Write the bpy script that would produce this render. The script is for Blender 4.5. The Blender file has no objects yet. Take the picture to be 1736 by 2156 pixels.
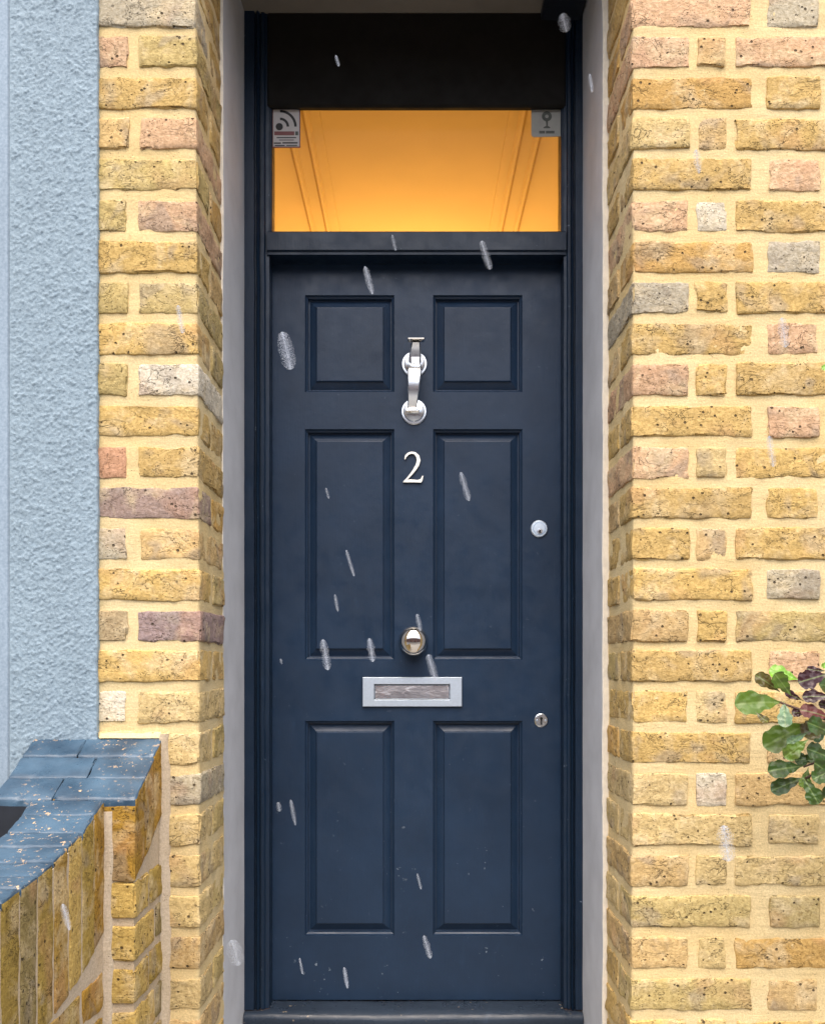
import bpy, math, random
from mathutils import Vector, Matrix, noise

# ------------------------------------------------------------------ frame of reference
# X right along the facade, Y into the house (facade plane y = 0), Z up, ground z = 0.
K = 0.00093545      # metres at the facade plane for one unit of the measuring grid
DIST = 1.86         # camera to facade
CZ = 1.15           # camera height
CX, HY = 872.0, 1400.0
def X(px, y=0.0): return (px - CX) * K * (1 + y / DIST)
def Z(py, y=0.0): return (HY - py) * K * (1 + y / DIST) + CZ
def P(px, py, y=0.0): return Vector((X(px, y), y, Z(py, y)))
def W(n, y=0.0): return n * K * (1 + y / DIST)

sc = bpy.context.scene
col = sc.collection

# ------------------------------------------------------------------ camera
cam_d = bpy.data.cameras.new('camera'); cam = bpy.data.objects.new('camera', cam_d); col.objects.link(cam)
cam.location = (0, -DIST, CZ); cam.rotation_euler = (math.radians(90), 0, 0)
cam_d.sensor_fit = 'VERTICAL'; cam_d.sensor_height = 36.0
cam_d.lens = 36.0 * DIST / (2155 * K)
cam_d.shift_y = (HY - 1077.5) / 2155.0
cam_d.shift_x = (868.0 - CX) / 2155.0
cam_d.clip_start = 0.02; cam_d.clip_end = 400
sc.camera = cam

# ------------------------------------------------------------------ sky, sun, exposure
SUN_EL, SUN_ROT = 66.0, 180.0
world = bpy.data.worlds.new('World'); sc.world = world; world.use_nodes = True
wn = world.node_tree.nodes; wl = world.node_tree.links
sky = wn.new('ShaderNodeTexSky'); sky.sky_type = 'NISHITA'; sky.sun_disc = False
sky.sun_elevation = math.radians(SUN_EL); sky.sun_rotation = math.radians(SUN_ROT)
sky.air_density = 1.0; sky.dust_density = 6.0; sky.ozone_density = 0.6
wl.new(sky.outputs[0], wn['Background'].inputs[0]); wn['Background'].inputs[1].default_value = 0.15
sun_d = bpy.data.lights.new('sun', 'SUN'); sun = bpy.data.objects.new('sun', sun_d); col.objects.link(sun)
sun_d.energy = 1.5; sun_d.angle = math.radians(95); sun_d.color = (1.0, 0.95, 0.88)
sun.location = (0, -4, 6)
el, az = math.radians(SUN_EL), math.radians(6)
sd = Vector((-math.sin(az) * math.cos(el), -math.cos(az) * math.cos(el), math.sin(el)))
sun.rotation_euler = sd.to_track_quat('Z', 'Y').to_euler()
vs = sc.view_settings
vs.view_transform = 'Standard'; vs.look = 'None'; vs.gamma = 1.0; vs.use_curve_mapping = False
vs.exposure = 1.1

cy = sc.cycles
cy.max_bounces = 6; cy.diffuse_bounces = 3; cy.glossy_bounces = 3; cy.transmission_bounces = 3; cy.transparent_max_bounces = 6
cy.caustics_reflective = False; cy.caustics_refractive = False

R = random.Random(7)

# ------------------------------------------------------------------ materials
def new_mat(name):
    m = bpy.data.materials.new(name); m.use_nodes = True
    return m, m.node_tree.nodes, m.node_tree.links, m.node_tree.nodes['Principled BSDF']

class N:
    """small helper round a node tree"""
    def __init__(s, m): s.n = m.node_tree.nodes; s.l = m.node_tree.links
    def put(s, sock, v):
        if hasattr(v, 'is_linked') or isinstance(v, bpy.types.NodeSocket): s.l.new(v, sock)
        else: sock.default_value = v
    def tex(s, kind, co, scale, detail=2.0, rough=0.5, dist=0.0):
        t = s.n.new('ShaderNodeTexNoise'); s.put(t.inputs['Vector'], co)
        t.inputs['Scale'].default_value = scale; t.inputs['Detail'].default_value = detail
        t.inputs['Roughness'].default_value = rough; t.inputs['Distortion'].default_value = dist
        return t.outputs['Fac'] if kind == 'f' else t.outputs['Color']
    def vor(s, co, scale, feat='F1'):
        t = s.n.new('ShaderNodeTexVoronoi'); t.feature = feat; s.put(t.inputs['Vector'], co)
        t.inputs['Scale'].default_value = scale
        return t.outputs['Distance']
    def rng(s, v, a, b, c=0.0, d=1.0):
        t = s.n.new('ShaderNodeMapRange'); s.put(t.inputs[0], v)
        for i, q in enumerate((a, b, c, d)): s.put(t.inputs[1 + i], q)
        return t.outputs[0]
    def math(s, op, a, b=0.0):
        t = s.n.new('ShaderNodeMath'); t.operation = op; s.put(t.inputs[0], a); s.put(t.inputs[1], b)
        return t.outputs[0]
    def vmath(s, op, a, b):
        t = s.n.new('ShaderNodeVectorMath'); t.operation = op; s.put(t.inputs[0], a); s.put(t.inputs[1], b)
        return t.outputs[0]
    def mix(s, f, a, b, mode='MIX'):
        t = s.n.new('ShaderNodeMix'); t.data_type = 'RGBA'; t.blend_type = mode
        s.put(t.inputs[0], f); s.put(t.inputs[6], a); s.put(t.inputs[7], b)
        return t.outputs[2]
    def bump(s, h, strength, distance, normal=None):
        t = s.n.new('ShaderNodeBump'); s.put(t.inputs['Height'], h)
        t.inputs['Strength'].default_value = strength; t.inputs['Distance'].default_value = distance
        if normal is not None: s.l.new(normal, t.inputs['Normal'])
        return t.outputs[0]
    def obj_co(s, rand=True):
        tc = s.n.new('ShaderNodeTexCoord').outputs['Object']
        if not rand: return tc
        r = s.n.new('ShaderNodeObjectInfo').outputs['Random']
        c = s.n.new('ShaderNodeCombineXYZ')
        for i, q in enumerate((37.0, 91.0, 53.0)): s.l.new(s.math('MULTIPLY', r, q), c.inputs[i])
        return s.vmath('ADD', tc, c.outputs[0])
    def geo_co(s): return s.n.new('ShaderNodeNewGeometry').outputs['Position']

def rgba(c): return (c[0], c[1], c[2], 1.0)

def brick_material(name='stock_brick', bloom=0.55):
    m, n, l, b = new_mat(name); h = N(m)
    co = h.obj_co(); base = h.n.new('ShaderNodeObjectInfo').outputs['Color']
    big = h.tex('f', co, 11, 2, 0.55, 0.6)
    grey = h.mix(0.62, base, (0.27, 0.235, 0.20, 1))
    c = h.mix(h.rng(big, 0.57, 0.66, 0, 0.75), base, grey)
    rosy = h.mix(0.5, base, (0.50, 0.28, 0.17, 1))
    c = h.mix(h.rng(h.tex('f', h.vmath('ADD', co, (5, 9, 2)), 9, 2), 0.58, 0.68, 0, 0.6), c, rosy)
    blm = h.rng(h.tex('f', h.vmath('ADD', co, (15, 3, 7)), 16, 3, 0.6, 0.4), 0.50, 0.68, 0, bloom)
    c = h.mix(blm, c, (0.64, 0.53, 0.34, 1))
    fine = h.tex('f', co, 150, 3, 0.7)
    c = h.mix(1.0, c, h.mix(h.rng(fine, 0.3, 0.7), (0.72, 0.67, 0.58, 1), (1.22, 1.22, 1.22, 1)), 'MULTIPLY')
    # creases running mostly along the bed, and open pits
    st = h.vmath('MULTIPLY', co, (0.75, 0.9, 1.35))
    n1 = h.tex('f', st, 24, 4, 0.62, 0.5)
    cm = h.rng(h.tex('f', h.vmath('ADD', co, (2, 2, 9)), 17, 1), 0.45, 0.62)
    crack = h.math('MULTIPLY', h.rng(h.math('ABSOLUTE', h.math('SUBTRACT', n1, 0.5)), 0.0, 0.012, 1, 0), cm)
    pit = h.math('MULTIPLY', h.rng(h.math('ADD', h.vor(co, 62), h.math('MULTIPLY', fine, 0.12)), 0.17, 0.25, 1, 0), h.rng(h.tex('f', co, 30, 1), 0.49, 0.55))
    pit2 = h.math('MULTIPLY', h.rng(h.vor(co, 210), 0.12, 0.26, 1, 0), h.rng(h.tex('f', co, 21, 1), 0.47, 0.56))
    dark = h.math('MAXIMUM', h.math('MULTIPLY', crack, 0.50), h.math('MAXIMUM', h.math('MULTIPLY', pit, 0.9), h.math('MULTIPLY', pit2, 0.4)))
    c = h.mix(dark, c, (0.07, 0.05, 0.03, 1))
    l.new(c, b.inputs['Base Color']); b.inputs['Roughness'].default_value = 0.92
    b.inputs['Specular IOR Level'].default_value = 0.2
    hh = h.math('ADD', h.math('MULTIPLY', fine, 0.45), h.math('MULTIPLY', n1, 1.2))
    hh = h.math('SUBTRACT', hh, h.math('MULTIPLY', dark, 1.4))
    l.new(h.bump(hh, 1.0, 0.0034), b.inputs['Normal'])
    return m

def mortar_material(name='lime_mortar', a=(0.72, 0.585, 0.335), c2=(0.70, 0.53, 0.26)):
    m, n, l, b = new_mat(name); h = N(m); co = h.geo_co()
    c = h.mix(h.rng(h.tex('f', co, 4.5, 4, 0.6), 0.35, 0.65), rgba(a), rgba(c2))
    f = h.tex('f', co, 260, 4, 0.7)
    c = h.mix(1.0, c, h.mix(h.rng(f, 0.3, 0.7), (0.78, 0.77, 0.74, 1), (1.12, 1.12, 1.12, 1)), 'MULTIPLY')
    pt = h.math('MULTIPLY', h.rng(h.vor(co, 160), 0.08, 0.18, 1, 0), h.rng(h.tex('f', co, 18, 2), 0.55, 0.62))
    c = h.mix(h.math('MULTIPLY', pt, 0.7), c, (0.16, 0.12, 0.07, 1))
    l.new(c, b.inputs['Base Color']); b.inputs['Roughness'].default_value = 0.95
    b.inputs['Specular IOR Level'].default_value = 0.15
    st = h.tex('f', h.vmath('MULTIPLY', co, (0.35, 0.6, 1.6)), 60, 4, 0.6)
    hh = h.math('ADD', h.math('MULTIPLY', f, 0.5), h.math('SUBTRACT', st, pt))
    l.new(h.bump(hh, 0.7, 0.0022), b.inputs['Normal'])
    return m

def paint_material(name, base, rough=0.4, chips=0.0, chip_col=(0.35, 0.42, 0.5), grain=(1, 1, 0.06), rub=0.0, bumpd=0.0005, low=False):
    m, n, l, b = new_mat(name); h = N(m); co = h.geo_co()
    c = h.mix(h.rng(h.tex('f', co, 7, 4, 0.6), 0.3, 0.7), rgba([q * 0.86 for q in base]), rgba([q * 1.14 for q in base]))
    if rub:
        rb = h.rng(h.tex('f', h.vmath('MULTIPLY', co, (1, 1, 0.35)), 30, 5, 0.7), 0.60, 0.78, 0, rub)
        c = h.mix(rb, c, rgba([q * 2.6 for q in base]))
    if chips:
        ch = h.rng(h.tex('f', co, 75, 3, 0.6), 0.735 - chips, 0.755 - chips)
        ch = h.math('MULTIPLY', ch, h.rng(h.tex('f', h.vmath('ADD', co, (3, 1, 2)), 9, 2), 0.5, 0.6))
        if low:   # kicks and knocks gather on the lowest rails
            sz = h.n.new('ShaderNodeSeparateXYZ'); l.new(co, sz.inputs[0])
            ch = h.math('MULTIPLY', ch, h.rng(sz.outputs[2], 0.35, 0.95, 1.0, 0.12))
        c = h.mix(ch, c, rgba(chip_col))
    l.new(c, b.inputs['Base Color'])
    b.inputs['Specular IOR Level'].default_value = 0.32
    rg = h.rng(h.tex('f', co, 22, 4, 0.6), 0.3, 0.7, rough - 0.09, rough + 0.12)
    l.new(rg, b.inputs['Roughness'])
    g = h.tex('f', h.vmath('MULTIPLY', co, grain), 260, 3, 0.6)
    g2 = h.tex('f', co, 45, 3)
    l.new(h.bump(h.math('ADD', h.math('MULTIPLY', g, 0.5), g2), 0.5, bumpd), b.inputs['Normal'])
    return m

def plain(name, base, rough=0.6, metal=0.0, var=0.1, scale=30, bumpd=0.0, spec=0.5):
    m, n, l, b = new_mat(name); h = N(m); co = h.geo_co()
    f = h.tex('f', co, scale, 4, 0.6)
    c = h.mix(h.rng(f, 0.3, 0.7), rgba([q * (1 - var) for q in base]), rgba([min(1, q * (1 + var)) for q in base]))
    l.new(c, b.inputs['Base Color']); b.inputs['Roughness'].default_value = rough
    b.inputs['Metallic'].default_value = metal; b.inputs['Specular IOR Level'].default_value = spec
    if bumpd: l.new(h.bump(f, 0.6, bumpd), b.inputs['Normal'])
    return m

M = {}
M['brick'] = brick_material()
M['mortar'] = mortar_material()
M['mortar_grey'] = mortar_material('grey_lime_mortar', (0.56, 0.47, 0.36), (0.52, 0.42, 0.29))
M['door'] = paint_material('navy_door_paint', (0.0135, 0.031, 0.065), 0.38, 0.055, (0.20, 0.24, 0.30), rub=0.15, low=True, bumpd=0.0008)
M['frame'] = paint_material('navy_frame_paint', (0.007, 0.019, 0.041), 0.38, 0.04, (0.13, 0.17, 0.22), (1, 1, 0.05), rub=0.35, bumpd=0.0012)
M['sill'] = paint_material('worn_sill_paint', (0.024, 0.036, 0.056), 0.30, 0.06, (0.34, 0.27, 0.19), (0.1, 1, 1), rub=0.5, bumpd=0.0016)
M['reveal'] = plain('grey_reveal_paint', (0.57, 0.59, 0.625), 0.75, 0, 0.11, 7, 0.0006, 0.3)
M['soffit'] = plain('shade_toned_soffit_paint', (0.26, 0.235, 0.20), 0.8, 0, 0.1, 6, 0.0006, 0.2)  # lining plaster darkened, with the shade of the recess top in its colour
M['head'] = paint_material('black_shade_head_paint', (0.005, 0.0042, 0.003), 0.75, 0.0, grain=(0.06, 1, 1), rub=0.2)  # near-black holds the recess shade on top of dark paint
M['reveal_edge'] = plain('cream_edge_paint', (0.80, 0.74, 0.63), 0.8, 0, 0.1, 60, 0.0006, 0.3)
M['chrome'] = plain('satin_chrome', (0.80, 0.85, 0.91), 0.25, 1.0, 0.04, 80)
M['polished'] = plain('polished_nickel', (0.80, 0.76, 0.70), 0.06, 1.0, 0.03, 40)
M['brushed'] = plain('brushed_aluminium', (0.66, 0.76, 0.87), 0.46, 1.0, 0.05, 200)
M['flap'] = plain('polished_flap', (0.93, 0.90, 0.89), 0.14, 1.0, 0.05, 14, 0.0016)
M['pale_brass'] = plain('pale_brass', (0.90, 0.88, 0.80), 0.40, 0.8, 0.05, 60)
M['black'] = plain('black_hole', (0.008, 0.008, 0.008), 0.8, 0, 0.1, 50)

def render_material(name, base, amp):
    m, n, l, b = new_mat(name); h = N(m); co = h.geo_co()
    c = h.mix(h.rng(h.tex('f', co, 3, 4, 0.6), 0.3, 0.7), rgba([q * 0.94 for q in base]), rgba([q * 1.05 for q in base]))
    stn = h.rng(h.tex('f', h.vmath('MULTIPLY', co, (1, 1, 0.12)), 26, 4, 0.6), 0.52, 0.75, 0, 0.35)
    c = h.mix(stn, c, rgba([q * 0.72 for q in base]))
    f = h.tex('f', co, 190, 4, 0.65)
    c = h.mix(1.0, c, h.mix(h.rng(f, 0.3, 0.7), (0.74, 0.77, 0.80, 1), (1.14, 1.13, 1.12, 1)), 'MULTIPLY')
    l.new(c, b.inputs['Base Color']); b.inputs['Roughness'].default_value = 0.7
    b.inputs['Specular IOR Level'].default_value = 0.3
    if amp: l.new(h.bump(f, 0.6, amp), b.inputs['Normal'])
    return m
M['render'] = render_material('pale_blue_roughcast', (0.275, 0.36, 0.425), 0.0030)
M['render_smooth'] = render_material('pale_blue_smooth', (0.29, 0.37, 0.45), 0.0004)

# painted coping: slate blue-black paint, flaked through to brick
def coping_paint():
    m, n, l, b = new_mat('flaking_blue_black_paint'); h = N(m); co = h.geo_co()
    c = h.mix(h.rng(h.tex('f', co, 12, 3), 0.3, 0.7), (0.020, 0.046, 0.080, 1), (0.060, 0.115, 0.175, 1))
    ch = h.rng(h.tex('f', co, 110, 4, 0.65), 0.61, 0.635)
    ch = h.math('MULTIPLY', ch, h.rng(h.tex('f', h.vmath('ADD', co, (1.4, 0.3, 0)), 7, 2), 0.44, 0.56))
    c = h.mix(ch, c, (0.52, 0.36, 0.22, 1))
    l.new(c, b.inputs['Base Color'])
    l.new(h.rng(h.tex('f', co, 30, 3), 0.3, 0.7, 0.22, 0.5), b.inputs['Roughness'])
    l.new(h.bump(h.math('SUBTRACT', h.tex('f', co, 70, 4, 0.6), ch), 0.5, 0.002), b.inputs['Normal'])
    return m
M['coping'] = coping_paint()

# thin window glass: clear with a mirror film that grows at grazing angles
def glass_material():
    m, n, l, b = new_mat('window_glass')
    fr = n.new('ShaderNodeFresnel'); fr.inputs[0].default_value = 1.1
    tr = n.new('ShaderNodeBsdfTransparent'); tr.inputs[0].default_value = (0.96, 0.96, 0.95, 1)
    gl = n.new('ShaderNodeBsdfGlossy'); gl.inputs['Roughness'].default_value = 0.02
    mx = n.new('ShaderNodeMixShader'); l.new(fr.outputs[0], mx.inputs[0]); l.new(tr.outputs[0], mx.inputs[1]); l.new(gl.outputs[0], mx.inputs[2])
    l.new(mx.outputs[0], n['Material Output'].inputs[0]); n.remove(b)
    return m
M['glass'] = glass_material()
M['hall'] = plain('hall_paint', (0.74, 0.62, 0.44), 0.8, 0, 0.03, 5, 0, 0.2)
M['hall_floor'] = plain('hall_floorboards', (0.22, 0.13, 0.07), 0.5, 0, 0.2, 12)

def leaf_material():
    m, n, l, b = new_mat('shrub_leaf'); h = N(m)
    co = h.obj_co(); base = h.n.new('ShaderNodeObjectInfo').outputs['Color']
    c = h.mix(h.rng(h.tex('f', co, 3.0, 3), 0.45, 0.65), base, h.mix(0.32, base, (0.05, 0.010, 0.012, 1)))
    tc = h.n.new('ShaderNodeTexCoord').outputs['Object']
    sx = h.n.new('ShaderNodeSeparateXYZ'); l.new(tc, sx.inputs[0])
    vein = h.rng(h.math('ABSOLUTE', sx.outputs[0]), 0.0, 0.03, 0.5, 0)
    c = h.mix(vein, c, (0.22, 0.30, 0.10, 1))
    l.new(c, b.inputs['Base Color']); b.inputs['Roughness'].default_value = 0.30
    b.inputs['Specular IOR Level'].default_value = 0.4
    l.new(h.bump(h.tex('f', co, 4, 1), 0.2, 0.08), b.inputs['Normal'])
    return m
M['leaf'] = leaf_material()
M['stem'] = plain('shrub_stem', (0.10, 0.055, 0.04), 0.7, 0, 0.2, 60, 0.001)
M['snow'] = plain('snow', (0.62, 0.68, 0.78), 0.6, 0, 0.02, 200, 0, 0.3)
M['paper'] = plain('sticker_white', (0.60, 0.57, 0.56), 0.55, 0, 0.05, 60)
M['paper_grey'] = plain('sticker_grey', (0.36, 0.36, 0.33), 0.5, 0, 0.08, 60)
M['ink'] = plain('sticker_ink', (0.012, 0.010, 0.010), 0.5, 0, 0.1, 50)
M['ink_red'] = plain('sticker_red_ink', (0.22, 0.07, 0.07), 0.5, 0, 0.25, 700)
M['ink_grey'] = plain('sticker_grey_ink', (0.075, 0.085, 0.075), 0.5, 0, 0.2, 300)
M['paving'] = plain('wet_paving_stone', (0.17, 0.165, 0.155), 0.45, 0, 0.18, 9, 0.002)
M['asphalt'] = plain('wet_asphalt', (0.05, 0.05, 0.052), 0.5, 0, 0.2, 120, 0.003)
M['step'] = plain('doorstep_stone', (0.26, 0.25, 0.235), 0.6, 0, 0.15, 14, 0.001)
M['far_brick'] = plain('red_terrace_brick', (0.42, 0.20, 0.14), 0.9, 0, 0.2, 6)
M['slate'] = plain('roof_slate', (0.09, 0.09, 0.10), 0.6, 0, 0.2, 8)
M['white_paint'] = plain('white_window_paint', (0.75, 0.74, 0.71), 0.5, 0, 0.05, 10)
M['far_glass'] = plain('far_window_glass', (0.03, 0.035, 0.04), 0.08, 0, 0.1, 3)
M['soot'] = plain('blue_black_paint', (0.010, 0.014, 0.022), 0.5, 0, 0.2, 40)

# ------------------------------------------------------------------ mesh helpers
WL = {}
def tag(o, label=None, cat=None, group=None, kind=None):
    if label: o['label'] = label
    if cat: o['category'] = cat
    if group: o['group'] = group
    if kind or cat: o['kind'] = kind or 'thing'
    return o
def thing(name, loc, label=None, cat=None, group=None, kind=None):
    o = bpy.data.objects.new(name, None); col.objects.link(o); o.location = loc
    o.empty_display_size = 0.1
    WL[o.name] = Vector(loc)
    return tag(o, label, cat, group, kind)
def link(name, me, loc, parent=None):
    o = bpy.data.objects.new(name, me); col.objects.link(o)
    loc = Vector(loc); WL[o.name] = loc
    if parent is not None:
        o.parent = parent; o.location = loc - WL[parent.name]
    else: o.location = loc
    return o

class MB:
    def __init__(s): s.v = []; s.f = []; s.mi = []
    def face(s, idx, mi=0): s.f.append(tuple(idx)); s.mi.append(mi)
    def add(s, pts): b = len(s.v); s.v.extend(Vector(p) for p in pts); return b
    def box(s, x0, x1, y0, y1, z0, z1, b=0.0, mi=0):
        if x0 > x1: x0, x1 = x1, x0
        if y0 > y1: y0, y1 = y1, y0
        if z0 > z1: z0, z1 = z1, z0
        if b <= 0:
            i = s.add([(x, y, z) for z in (z0, z1) for y in (y0, y1) for x in (x0, x1)])
            for q in ((0, 2, 3, 1), (4, 5, 7, 6), (0, 1, 5, 4), (2, 6, 7, 3), (0, 4, 6, 2), (1, 3, 7, 5)): s.face([i + k for k in q], mi)
            return
        b = min(b, (x1 - x0) * .45, (y1 - y0) * .45, (z1 - z0) * .45)
        idx = {}
        for ix, (xa, dx) in enumerate(((x0, b), (x1, -b))):
            for iy, (ya, dy) in enumerate(((y0, b), (y1, -b))):
                for iz, (za, dz) in enumerate(((z0, b), (z1, -b))):
                    k = s.add([(xa, ya + dy, za + dz), (xa + dx, ya, za + dz), (xa + dx, ya + dy, za)])
                    idx[ix, iy, iz] = k
        def q(a): s.face(a, mi)
        for ix in (0, 1): 
            a = [idx[ix, 0, 0], idx[ix, 1, 0], idx[ix, 1, 1], idx[ix, 0, 1]]; q(a if ix else a[::-1])
        for iy in (0, 1):
            a = [idx[0, iy, 0] + 1, idx[1, iy, 0] + 1, idx[1, iy, 1] + 1, idx[0, iy, 1] + 1]; q(a[::-1] if iy else a)
        for iz in (0, 1):
            a = [idx[0, 0, iz] + 2, idx[1, 0, iz] + 2, idx[1, 1, iz] + 2, idx[0, 1, iz] + 2]; q(a if iz else a[::-1])
        for iz in (0, 1):
            for iy in (0, 1): q([idx[0, iy, iz] + 1, idx[1, iy, iz] + 1, idx[1, iy, iz] + 2, idx[0, iy, iz] + 2])
            for ix in (0, 1): q([idx[ix, 0, iz], idx[ix, 1, iz], idx[ix, 1, iz] + 2, idx[ix, 0, iz] + 2])
        for ix in (0, 1):
            for iy in (0, 1): q([idx[ix, iy, 0], idx[ix, iy, 1], idx[ix, iy, 1] + 1, idx[ix, iy, 0] + 1])
        for k in idx.values(): q([k, k + 1, k + 2])
    def lathe(s, c, prof, seg=28, axis='y', mi=0):
        """prof: (radius, offset towards the viewer) pairs; axis of turning is -Y"""
        rings = []
        for r, t in prof:
            if r < 1e-6: rings.append([s.add([(c[0], c[1] - t, c[2])])])
            else: 
                b = s.add([(c[0] + r * math.cos(a), c[1] - t, c[2] + r * math.sin(a)) for a in [2 * math.pi * i / seg for i in range(seg)]])
                rings.append(list(range(b, b + seg)))
        for A, B in zip(rings, rings[1:]):
            for i in range(seg):
                j = (i + 1) % seg
                if len(A) == 1: s.face([A[0], B[i], B[j]], mi)
                elif len(B) == 1: s.face([A[i], A[j], B[0]], mi)
                else: s.face([A[i], A[j], B[j], B[i]], mi)
    def strip(s, path, widths, thick, mi=0):
        """flat bar swept along (y, z) path, centred on x given with each point"""
        rings = []
        for i, (x, y, z) in enumerate(path):
            a = Vector(path[max(0, i - 1)]); c = Vector(path[min(len(path) - 1, i + 1)])
            t = (c - a).normalized(); nrm = Vector((0, -t.z, t.y)).normalized() if abs(t.y) + abs(t.z) > 1e-6 else Vector((0, -1, 0))
            w = widths[i] / 2; p = Vector((x, y, z)); e = min(w, thick) * 0.28
            ring = [p + Vector((-w, 0, 0)) - nrm * (thick / 2 - e), p + Vector((-w + e, 0, 0)) - nrm * thick / 2, p + Vector((w - e, 0, 0)) - nrm * thick / 2,
                    p + Vector((w, 0, 0)) - nrm * (thick / 2 - e), p + Vector((w, 0, 0)) + nrm * thick / 2, p + Vector((-w, 0, 0)) + nrm * thick / 2]
            b = s.add(ring); rings.append(list(range(b, b + 6)))
        for A, B in zip(rings, rings[1:]):
            for i in range(6): s.face([A[i], A[(i + 1) % 6], B[(i + 1) % 6], B[i]], mi)
        s.face(rings[0][::-1], mi); s.face(rings[-1], mi)
    def tube(s, pts, radii, seg=7, mi=0):
        rings = []
        for i, p in enumerate(pts):
            a = Vector(pts[max(0, i - 1)]); c = Vector(pts[min(len(pts) - 1, i + 1)])
            t = (c - a).normalized(); u = t.orthogonal().normalized(); w = t.cross(u)
            b = s.add([Vector(p) + (u * math.cos(q) + w * math.sin(q)) * radii[i] for q in [2 * math.pi * k / seg for k in range(seg)]])
            rings.append(list(range(b, b + seg)))
        for A, B in zip(rings, rings[1:]):
            for i in range(seg): s.face([A[i], A[(i + 1) % seg], B[(i + 1) % seg], B[i]], mi)
        s.face(rings[0][::-1], mi); s.face(rings[-1], mi)
    def poly_slab(s, pts, y0, y1, mi=0):
        """pts: (x, z) outline, front at y0, back at y1"""
        n = len(pts); a = s.add([(x, y0, z) for x, z in pts]); b = s.add([(x, y1, z) for x, z in pts])
        s.face(list(range(a, a + n)), mi); s.face(list(range(b, b + n))[::-1], mi)
        for i in range(n): s.face([a + i, b + i, b + (i + 1) % n, a + (i + 1) % n], mi)
    def grid(s, rows, mi=0, close=False):
        n = len(rows[0]); b = len(s.v)
        assert all(len(r) == n for r in rows)
        for r in rows: s.v.extend(r)
        for i in range(len(rows) - 1):
            for j in range(n - 1): s.face([b + i * n + j, b + i * n + j + 1, b + (i + 1) * n + j + 1, b + (i + 1) * n + j], mi)
    def mesh(s, name, mats, center=None, smooth=False, fix=True):
        if center is None:
            xs = [v.x for v in s.v]; ys = [v.y for v in s.v]; zs = [v.z for v in s.v]
            center = Vector(((min(xs) + max(xs)) / 2, (min(ys) + max(ys)) / 2, (min(zs) + max(zs)) / 2))
        me = bpy.data.meshes.new(name); me.from_pydata([tuple(v - center) for v in s.v], [], s.f)
        if not isinstance(mats, (list, tuple)): mats = [mats]
        for m in mats: me.materials.append(M[m] if isinstance(m, str) else m)
        if len(mats) > 1: me.polygons.foreach_set('material_index', s.mi)
        if smooth: me.polygons.foreach_set('use_smooth', [True] * len(me.polygons))
        if fix:
            import bmesh
            bm = bmesh.new(); bm.from_mesh(me); bmesh.ops.recalc_face_normals(bm, faces=bm.faces); bm.to_mesh(me); bm.free()
        me.update()
        return me, center
    def build(s, name, mats, parent=None, smooth=False, fix=True, angle=None):
        me, c = s.mesh(name, mats, None, smooth or angle is not None, fix)
        o = link(name, me, c, parent)
        if angle is not None:
            try: me.set_sharp_from_angle(angle=math.radians(angle))
            except Exception: pass
        return o

def nz(p, f, seed=0.0):
    return noise.noise(Vector((p[0] * f + seed, p[1] * f - seed * 1.7, p[2] * f + seed * 0.6)))

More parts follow.
